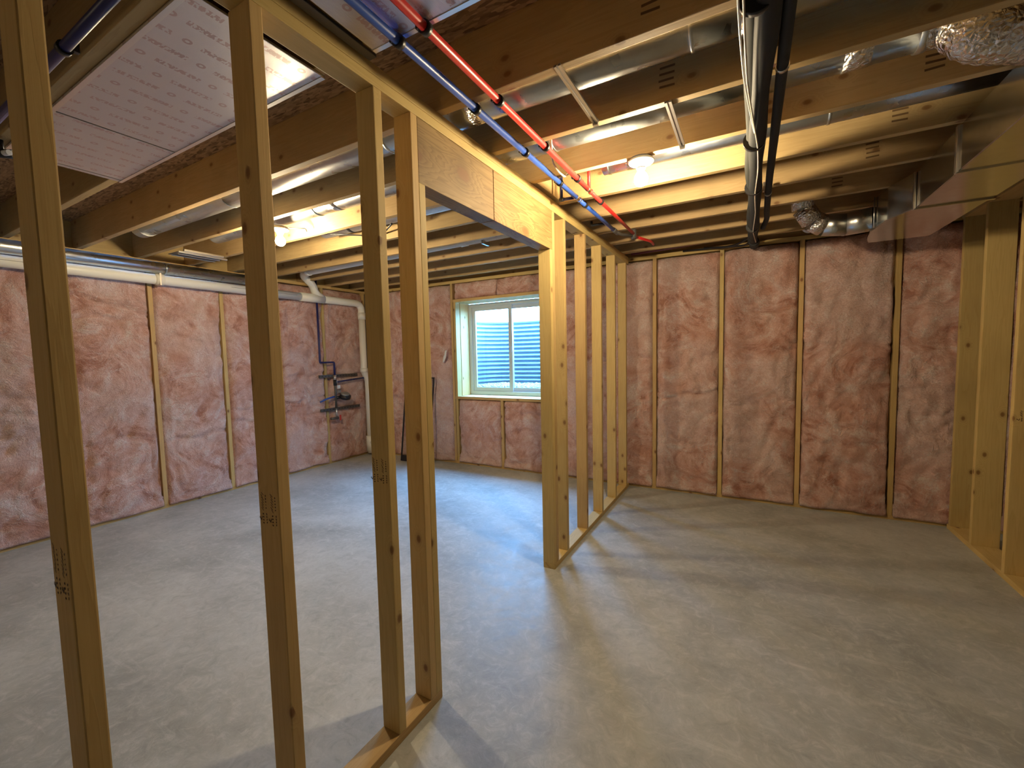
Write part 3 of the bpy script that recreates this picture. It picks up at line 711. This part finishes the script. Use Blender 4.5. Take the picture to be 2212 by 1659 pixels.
for n in range(-3, 5):
    y = JF0 + JP * n - 0.02
    if n in (-1, 0, 1, 2, 3): clamp(bp, (-0.987, y, 2.515), (0, 1, 0), 0.0145); clamp_foot(bp, -0.987, y, 2.515)
# branch that drops back to a riser
tube('branch_pipe', [(-0.990, 2.655, 2.515), (-1.085, 2.645, 2.515)], 0.0095, PEXD, bp, seg=12)
tube('branch_pipe', [(-1.085, 2.645, 2.518), (-1.085, 2.645, 2.70)], 0.0095, PEXD, bp, seg=12)
tube('coupling', [(-1.098, 2.645, 2.515), (-1.07, 2.645, 2.515)], 0.0125, BLACK, bp, seg=12)
rp = thing('red_water_pipe', 'long red water pipe clipped under the joists right of the blue one', 'water pipe', (-0.878, 1.5, 2.52))
tube('pipe', [(-0.878, -1.4, 2.515), (-0.878, 2.56, 2.515)], 0.0145, PEXR, rp, seg=18)
tube('pipe', [(-0.878, 2.60, 2.515), (-0.872, 3.85, 2.515)], 0.0125, PEXR, rp, seg=18)
tube('coupling', [(-0.878, 2.545, 2.515), (-0.878, 2.625, 2.515)], 0.0115, BRASS, rp, seg=14)
rings((-0.878, 2.545, 2.515), (-0.878, 2.625, 2.515), (0.15, 0.9), 0.0165, 0.008, 'crimp_ring', STEEL, rp, 16)
tube('branch_pipe', [(-0.878, 2.585, 2.525), (-0.878, 2.585, 2.72)], 0.0105, PEXR, rp, seg=12)
for n in (-2, -1, 0, 1, 2, 3):
    y = JF0 + JP * n - 0.02
    clamp(rp, (-0.878, y, 2.515), (0, 1, 0), 0.0145); clamp_foot(rp, -0.878, y, 2.515)
# manifold fittings near the end of the run
mf = thing('pipe_fittings', 'cluster of dark fittings and valves where the blue and red pipes branch', 'pipe fittings', (-0.93, 3.6, 2.50))
tube('tee_pipe', [(-0.985, 3.30, 2.515), (-1.10, 3.29, 2.515), (-1.10, 3.29, 2.545)], 0.010, BLACK, mf, 0.012, 12)
tube('tee_pipe', [(-0.985, 3.55, 2.515), (-0.955, 3.62, 2.50), (-0.872, 3.72, 2.50)], 0.012, DKSTEEL, mf, 0.02, 12)
tube('valve_body', [(-0.985, 3.50, 2.515), (-0.985, 3.62, 2.515)], 0.019, DKSTEEL, mf, seg=12)
tube('valve_body', [(-0.872, 3.72, 2.47), (-0.872, 3.72, 2.58)], 0.021, DKSTEEL, mf, seg=12)
box('valve_handle', -0.90, -0.845, 3.70, 3.74, 2.59, 2.60, DKSTEEL, mf, 0.003)
tube('tee_pipe', [(-0.872, 3.85, 2.515), (-0.80, 4.05, 2.515), (-0.80, 4.18, 2.515)], 0.012, PEXR, mf, 0.03, 12)

# thin pipes running along the top of the back wall
wire('thin dark red pipe running along the top of the back wall', [(-1.12, 4.66, 2.558), (-0.60, 4.64, 2.566), (0.05, 4.62, 2.60), (0.32, 4.62, 2.64)], 0.013, mat_simple('dull_red_pipe', (0.16, 0.03, 0.04), 0.35), 'red_water_pipe', 'water pipe', 0.05, 12)
wire('thin blue pipe above the red one along the back wall', [(-0.92, 4.655, 2.60), (-0.40, 4.64, 2.605), (0.12, 4.63, 2.62)], 0.011, PEXD, 'blue_water_pipe', 'water pipe', 0.05, 12)
wire('slack black cable looping from the pipe bundle to the back wall plate', [(-0.42, 4.76, 2.545), (-0.22, 4.70, 2.515), (-0.13, 4.66, 2.515), (-0.02, 4.52, 2.535), (0.01, 4.45, 2.54)], 0.011, WIREB, 'cable', 'cable', 0.05)
wire('second black cable stretched tight below the slack one', [(-0.62, 4.775, 2.545), (-0.30, 4.74, 2.53), (-0.06, 4.66, 2.50), (0.02, 4.50, 2.505)], 0.009, WIREB, 'cable', 'cable', 0.05)
wire('short white cable looping down beside the red pipe', [(-0.870, 1.99, 2.60), (-0.879, 2.02, 2.55), (-0.917, 2.117, 2.520), (-0.930, 2.228, 2.510), (-0.922, 2.30, 2.505), (-0.905, 2.316, 2.53)], 0.0055, WIREW, 'cable', 'cable', 0.04)
# blue pipe at the far left beyond the foil sheets
bl = thing('blue_water_pipe', 'dark blue pipe along a joist at the top left corner', 'water pipe', (-2.0, 0.548, 2.5))
tube('pipe', [(-2.9, 0.552, 2.508), (-0.9, 0.545, 2.508)], 0.0145, PEXD, bl, seg=16); clamp(bl, (-1.90, 0.549, 2.508), (1, 0, 0), 0.0145)
box('clamp_foot', -1.909, -1.891, 0.560, 0.585, 2.51, ZJ - 0.001, BLACK, bl, 0.002)
vb = thing('shutoff_valve', 'small black valve at the left edge, behind the nearest stud', 'valve', (-3.02, 0.63, 2.46))
tube('valve_body', [(-3.05, 0.60, 2.49), (-2.985, 0.66, 2.49)], 0.020, BLACK, vb, seg=12)
tube('valve_stem', [(-3.02, 0.63, 2.50), (-3.02, 0.63, ZJ)], 0.008, BLACK, vb, seg=10)
tube('valve_cap', [(-2.99, 0.63, 2.485), (-2.96, 0.64, 2.485)], 0.012, PLASTW, vb, seg=12)

# ------------------------------------------------------------------ white drain on the left wall
dx = -5.165
dr = thing('drain_pipe', 'white drain pipe along the left wall, bending down at the corner', 'drain pipe', (dx, 3.0, 2.33))
R3 = 0.050
tube('pipe', [(dx, -1.2, 2.345), (dx, 3.62, 2.338)], R3, PVC, dr, seg=22)
tube('pipe', [(dx, 3.60, 2.338), (dx, 4.575, 2.335), (dx, 4.575, 2.10)], R3, PVC, dr, 0.115, 22)
tube('pipe', [(dx, 4.575, 2.14), (dx, 4.575, 1.30), (dx - 0.02, 4.66, 1.18), (dx - 0.02, 4.66, 0.03)], R3 * 0.96, PVC, dr, 0.05, 22)
tube('coupling', [(dx, 2.005, 2.342), (dx, 2.075, 2.342)], R3 + 0.007, PVC, dr, seg=22)
tube('coupling', [(dx, 3.57, 2.338), (dx, 3.92, 2.338)], R3 + 0.007, PVC, dr, seg=22)
tube('coupling', [(dx, 4.575, 1.36), (dx, 4.575, 1.30)], R3 + 0.007, PVC, dr, seg=22)
tube('coupling', [(dx, 4.575, 2.20), (dx, 4.575, 2.10)], R3 + 0.006, PVC, dr, seg=22)
tube('cleanout', [(dx - 0.02, 4.66, 0.30), (dx - 0.02, 4.66, 0.06)], R3 + 0.012, PVC, dr, seg=22)
tube('cleanout_plug', [(dx + 0.03, 4.64, 0.20), (dx + 0.055, 4.63, 0.20)], 0.030, PVC, dr, seg=16)
box('pipe_strap', dx - 0.060, dx + 0.058, 2.03, 2.045, 2.28, 2.405, STEEL, dr, 0.002)
for y in (1.0, 2.9, 3.3): box('printed_line', dx + R3 - 0.0008, dx + R3 + 0.0004, y - 0.20, y + 0.20, 2.343, 2.3455, INK, dr)
# wye going up into the joist bay
zb = 2.612; yb = bay(4)
wy = thing('branch_drain', 'white branch drain rising from the wall drain and running between joists', 'drain pipe', (dx, 3.6, 2.34))
tube('pipe', [(dx, 3.91, 2.345), (dx, 3.80, 2.405), (dx + 0.01, 3.765, 2.50), (dx + 0.06, 3.60, zb - 0.01), (dx + 0.26, yb, zb), (-1.95, yb, zb + 0.03)], R3, PVC, wy, 0.06, 22)
rings((-4.9, yb, zb), (-1.95, yb, zb + 0.03), (0.02, 0.83), R3 + 0.006, 0.07, 'coupling', PVC, wy, 22)
box('hanger', -2.215, -2.195, yb - 0.056, yb + 0.056, 2.56, 2.70, STEEL, wy, 0.001)
box('hanger', -3.105, -3.085, yb - 0.056, yb + 0.056, 2.56, 2.70, STEEL, wy, 0.001)
# white trap shaped pipe at the back wall
vt = thing('vent_elbow', 'white U-shaped pipe hanging from the last joist bay near the trunk duct', 'pipe', (0.45, 4.62, 2.6))
tube('pipe', [(0.385, 4.66, 2.76), (0.385, 4.66, 2.625), (0.44, 4.66, 2.555), (0.50, 4.66, 2.60), (0.50, 4.66, 2.76)], 0.030, PLASTW, vt, 0.045, 18)
tube('pipe', [(0.58, 4.665, 2.78), (0.58, 4.665, 2.60)], 0.018, PLASTW, vt, seg=14)

# ------------------------------------------------------------------ water service on the left wall
sx = XL + 0.075
wp = thing('service_pipe', 'dark blue service pipe stepping down the left wall to the meter', 'water pipe', (sx, 3.85, 1.3))
tube('pipe', [(sx, 3.845, 2.70), (sx, 3.845, 1.464), (sx, 4.075, 1.464), (sx, 4.075, 1.25)], 0.013, PEXD, wp, 0.018, 14)
tube('pipe', [(sx, 4.075, 0.80), (sx, 4.075, 0.66)], 0.013, STEEL, wp, seg=12)
tube('valve', [(sx, 4.075, 1.28), (sx, 4.075, 1.20)], 0.020, STEEL, wp, seg=14)
tube('pipe', [(sx, 4.075, 1.26), (sx, 4.075, 0.80)], 0.015, DKSTEEL, wp, seg=14)
tube('side_pipe', [(sx, 4.10, 1.18), (sx + 0.02, 4.62, 1.215)], 0.012, PEXD, wp, seg=12)
tube('side_valve', [(sx, 4.36, 1.197), (sx, 4.42, 1.201)], 0.020, STEEL, wp, seg=12)
tube('drop_pipe', [(sx, 4.05, 0.97), (sx + 0.01, 3.93, 0.955), (sx - 0.02, 3.83, 0.915)], 0.012, PEXB, wp, 0.03, 12)
tube('tee', [(sx, 4.075, 1.21), (sx, 4.075, 1.13)], 0.024, BLACK, wp, seg=14)
tube('drain_valve', [(sx + 0.01, 3.97, 0.66), (sx + 0.01, 4.09, 0.66)], 0.020, DKSTEEL, wp, seg=14)
box('valve_lever', sx + 0.02, sx + 0.03, 4.105, 4.13, 0.62, 0.70, REDH, wp, 0.003)
wm = thing('water_meter', 'water meter with a pale dial between two rails on the left wall', 'water meter', (sx + 0.02, 4.18, 0.98))
lathe('meter_body', [(0.055, -0.03), (0.075, -0.02), (0.078, 0.02), (0.060, 0.04)], BLACK, wm, (sx + 0.05, 4.20, 0.955), 24, Vector((0.35, -0.1, 1)).normalized())
lathe('dial', [(0.060, 0.0), (0.062, 0.018), (0.045, 0.026)], METERM, wm, (sx + 0.062, 4.19, 0.99), 24, Vector((0.35, -0.1, 1)).normalized())
tube('meter_spud', [(sx, 4.075, 0.95), (sx + 0.02, 4.14, 0.955)], 0.022, BLACK, wm, seg=14)
box('tag', sx + 0.01, sx + 0.014, 4.10, 4.15, 1.08, 1.13, PLASTW, wm)
box('tag', sx + 0.01, sx + 0.014, 4.085, 4.10, 1.15, 1.21, PLASTW, wm)
box('valve_cover', sx - 0.0, sx + 0.03, 4.10, 4.15, 1.02, 1.06, METERM, wm, 0.004)
def rail(label, z, za, y0, y1):
    t = thing('mounting_rail', label, 'rail', (XL + 0.05, (y0 + y1) / 2, z))
    r = box('channel', XL + 0.035, XL + 0.055, y0, y1, z - 0.020, z + 0.020, DKSTEEL, t, 0.003)
    k = 0
    y = y0 + 0.05
    while y < y1 - 0.03:
        box('slot', XL + 0.0552, XL + 0.0562, y - 0.012, y + 0.012, z - 0.006, z + 0.006, BLACK, t); y += 0.05
    return t
rail('upper slotted steel rail above the water meter', 1.268, 0, 3.84, 4.50)
rail('lower slotted steel rail below the water meter', 0.790, 0, 3.84, 4.52)

# ------------------------------------------------------------------ lamps
def lamp(label, x, y, z=ZJ, lit=None):
    t = thing('ceiling_light', label, 'light', (x, y, z))
    tube('junction_box', [(x, y, z - 0.001), (x, y, z - 0.012)], 0.058, BOXBL, t, seg=20)
    lathe('base_plate', [(0.066, 0.0), (0.068, -0.006), (0.060, -0.014), (0.030, -0.018), (0.026, -0.036)][::-1], CERAM, t, (x, y, z - 0.0125), 28)
    lathe('socket', [(0.022, 0.0), (0.024, -0.006), (0.019, -0.012)][::-1], CERAM, t, (x, y, z - 0.049), 24)
    prof = [(0.013, 0), (0.016, -0.008), (0.030, -0.026), (0.0365, -0.046), (0.033, -0.066), (0.020, -0.080), (0.003, -0.086)]
    lathe('bulb', prof[::-1], lit or LIT, t, (x, y, z - 0.0615), 14)
    for s in (-1, 1): tube('screw', [(x + s * 0.046, y, z - 0.032), (x + s * 0.046, y, z - 0.022)], 0.004, STEEL, t, seg=8)
    return t
lamp('bare bulb in a white socket right of the red pipe', -0.524, 2.400)
lamp('bare bulb half hidden by the second stud, above the left room', -3.22, 2.085, lit=LITLEFT)
lamp('bare bulb on the ceiling behind the camera', -3.3, -2.5, lit=LITDIM)
# register boot hanging in the left bays
rg = thing('register_boot', 'flat metal register boot under the joists near the left wall', 'register', (-4.68, 2.22, 2.53))
def rot_panel(name, c, lx, ly_, lz, rz, mat, parent, bev=0.002):
    bm = bmesh.new(); bmesh.ops.create_cube(bm, size=1.0); bmesh.ops.scale(bm, vec=(lx, ly_, lz), verts=bm.verts)
    bmesh.ops.bevel(bm, geom=bm.edges[:], offset=bev, segments=1, affect='EDGES'); bmesh.ops.rotate(bm, cent=(0, 0, 0), matrix=Matrix.Rotation(rz, 3, 'Z'), verts=bm.verts)
    me = bpy.data.meshes.new(name); bm.to_mesh(me); bm.free(); return link(name, me, mat, parent, c)
rot_panel('flange', (-4.74, 2.20, 2.540), 0.19, 0.40, 0.006, 0, DKSTEEL, rg)
rot_panel('flange_lip', (-4.80, 2.20, 2.532), 0.014, 0.38, 0.010, 0, STEEL, rg)
rot_panel('flange_lip', (-4.69, 2.20, 2.530), 0.012, 0.36, 0.014, 0, STEEL, rg)
rot_panel('boot_side', (-4.615, 2.20, 2.532), 0.020, 0.42, 0.016, 0, STEEL, rg)
rot_panel('boot_side', (-4.585, 2.19, 2.546), 0.030, 0.34, 0.020, 0, STEEL, rg)

# ------------------------------------------------------------------ insulated pipe bundle
ls = thing('pipe_bundle', 'black foam-wrapped pipe bundle with a pale wire, running to the back wall', 'pipe bundle', (0.01, 2.6, 2.46))
def wob(x, z, ys, amp, seed): return [(x + amp * noise.noise(Vector((y * 1.7, seed, 0))), y, z + amp * noise.noise(Vector((y * 1.3, seed, 5)))) for y in ys]
ysl = [-1.0 + 0.16 * k for k in range(35)]
p1 = [(x + 0.016 * max(0, min(1, (2.3 - y) / 1.0)), y, z) for x, y, z in wob(0.014, 2.474, ysl, 0.010, 1.0)]
tube('foam_sleeve', p1, 0.033, FOAM, ls, seg=18, rads=[0.033 + 0.003 * math.sin(i * 1.3) for i in range(len(p1))])
p2 = wob(-0.006, 2.492, ysl, 0.010, 4.0)
tube('foam_sleeve', p2, 0.028, FOAMG, ls, seg=18, rads=[0.027 + 0.003 * math.sin(i * 1.1 + 1) for i in range(len(p2))])
wa = [(-1.0, -0.030), (0.9, -0.030), (1.45, -0.028), (1.75, -0.022), (2.05, -0.002), (2.3, 0.018), (2.6, 0.024), (3.0, 0.012), (3.4, 0.020), (3.9, 0.006), (4.3, 0.030)]
tube('control_wire', [(x, y, 2.440 - 0.003 * (k % 2)) for k, (y, x) in enumerate(wa)], 0.0032, WIREW, ls, 0.1, 8)
tube('control_wire', [(x - 0.014 + 0.012 * max(0, min(1, (y - 1.4))), y, 2.446) for y, x in wa[:7]], 0.0030, PLASTW, ls, 0.1, 8)
for y in (1.41, 2.33, 2.98, 3.9): tube('tie', [(0.004, y - 0.010, 2.478), (0.004, y + 0.010, 2.478)], 0.050, BLACK, ls, seg=20, rads=[0.047, 0.047])
tube('end_boot', [(0.015, 4.40, 2.475), (0.02, 4.60, 2.50), (0.02, 4.66, 2.485)], 0.044, FOAM, ls, seg=16, rads=[0.040, 0.044, 0.036])
lr = thing('insulated_pipe', 'slim black insulated pipe right of the thick bundle', 'pipe', (0.082, 2.5, 2.48))
tube('foam_sleeve', [(0.083, -1.0, 2.485), (0.083, 1.9, 2.485), (0.082, 2.9, 2.487), (0.090, 3.62, 2.49), (0.10, 3.92, 2.525), (0.078, 4.12, 2.51)], 0.0185, FOAM, lr, 0.12, 16)
for y in (1.80, 3.15): tube('band', [(0.083, y - 0.008, 2.486), (0.083, y + 0.008, 2.486)], 0.0215, STEEL, lr, seg=16)
for y in (1.80, 3.15): box('hanger_tab', 0.055, 0.075, y - 0.010, y + 0.010, 2.495, ZJ, STEEL, lr, 0.001)

# ------------------------------------------------------------------ window screen leaning in the corner
sc_ = thing('window_screen', 'black-framed insect screen leaning on the wall in the far left corner', 'window screen', (-4.15, 4.55, 0))
def lean(u, v, w=0.0):  # u across, v up the screen
    a = math.atan2(0.17, 1.22); return Vector((u, 4.545 + math.sin(a) * v - math.cos(a) * w, 0.006 + math.cos(a) * v + math.sin(a) * w))
U0, U1, HH = -4.44, -3.90, 1.225
def lbar(name, u0, u1, v0, v1, t, mat):
    V = [lean(u, v, w_) for w_ in (0, t) for (u, v) in ((u0, v0), (u1, v0), (u1, v1), (u0, v1))]; c = V[0].copy()
    me = bpy.data.meshes.new(name); me.from_pydata([v - c for v in V], [], [(0, 1, 2, 3), (7, 6, 5, 4), (0, 4, 5, 1), (1, 5, 6, 2), (2, 6, 7, 3), (3, 7, 4, 0)]); me.update()
    link(name, me, mat, sc_, tuple(c))
lbar('frame_bar', U0, U0 + 0.020, 0, HH, 0.012, BLACK); lbar('frame_bar', U1 - 0.020, U1, 0, HH, 0.012, BLACK)
lbar('frame_bar', U0 + 0.0205, U1 - 0.0205, 0, 0.085, 0.012, BLACK); lbar('frame_bar', U0 + 0.0205, U1 - 0.0205, HH - 0.02, HH, 0.012, BLACK)
me = bpy.data.meshes.new('mesh_screen'); q = [lean(U0 + .02, .085, .006), lean(U1 - .02, .085, .006), lean(U1 - .02, HH - .02, .006), lean(U0 + .02, HH - .02, .006)]; me.from_pydata([v - q[0] for v in q], [], [(0, 1, 2, 3)]); me.update()
link('mesh_screen', me, SCREEN, sc_, tuple(q[0]))

# scrap of clear plastic caught on the insulation
def scrap():
    V, F = [], []; n = 8
    for j in range(n + 1):
        for i in range(4):
            u = (i - 1.5) * 0.016 * (1 - abs(j / n - 0.45)); V.append((u + 0.05 * j / n + 0.008 * noise.noise(Vector((i, j * .5, 1))), -0.012 * noise.noise(Vector((i * .8, j * .7, 3))) - 0.01, 0.17 * j / n))
    for j in range(n):
        for i in range(3): F.append((j * 4 + i, j * 4 + i + 1, j * 4 + i + 5, j * 4 + i + 4))
    me = bpy.data.meshes.new('plastic_scrap'); me.from_pydata(V, [], F); me.update()
    o = link('plastic_scrap', me, PLASTW, None, (-3.74, D - 0.055, 1.43), smooth=True); m = o.modifiers.new('t', 'SOLIDIFY'); m.thickness = 0.001
    tag(o, 'small shiny plastic scrap stuck on the insulation left of the window', 'plastic scrap')
scrap()

# joist stamps: stacked dark bars near the trunk duct
js = {round((o.location.y + WORLDLOC['ceiling'][1]) * 1000): o for o in bpy.data.objects if o.name.startswith('floor_joist')}
def jstamp(n, x, seed, w_=0.06):
    y = JF0 + JP * n - JT
    o = min(js.items(), key=lambda kv: abs(kv[0] - (y + JT / 2) * 1000))[1]
    stamp(o, (x, y, ZJ + 0.135), (1, 0, 0), (0, 0, 1), (0, -1, 0), w_, 0.15, seed, 'bars')
for n, x in ((0, -0.294), (1, -0.316), (2, 0.62), (3, 0.62), (4, 0.60), (5, 0.50)): jstamp(n, x, 20 + n)

# ------------------------------------------------------------------ shared group phrases for repeats
GR = {'ceiling_light': 'bare bulb lights under the joists', 'duct_strap': 'metal straps under the ducts', 'wire_hanger': 'black wire hangers near the left bulb',
      'mounting_rail': 'steel rails holding the water meter', 'round_duct': 'round ducts in the joist bays', 'return_air_panel': 'foil sheets under the joists',
      'partition_frame': 'open stud partitions', 'cable': 'loose cables near the ceiling'}
for o in list(bpy.data.objects):
    if o.parent is None and o.name.split('.')[0] in GR and o.get('label') and 'group' not in o:
        o['group'] = GR[o.name.split('.')[0]]
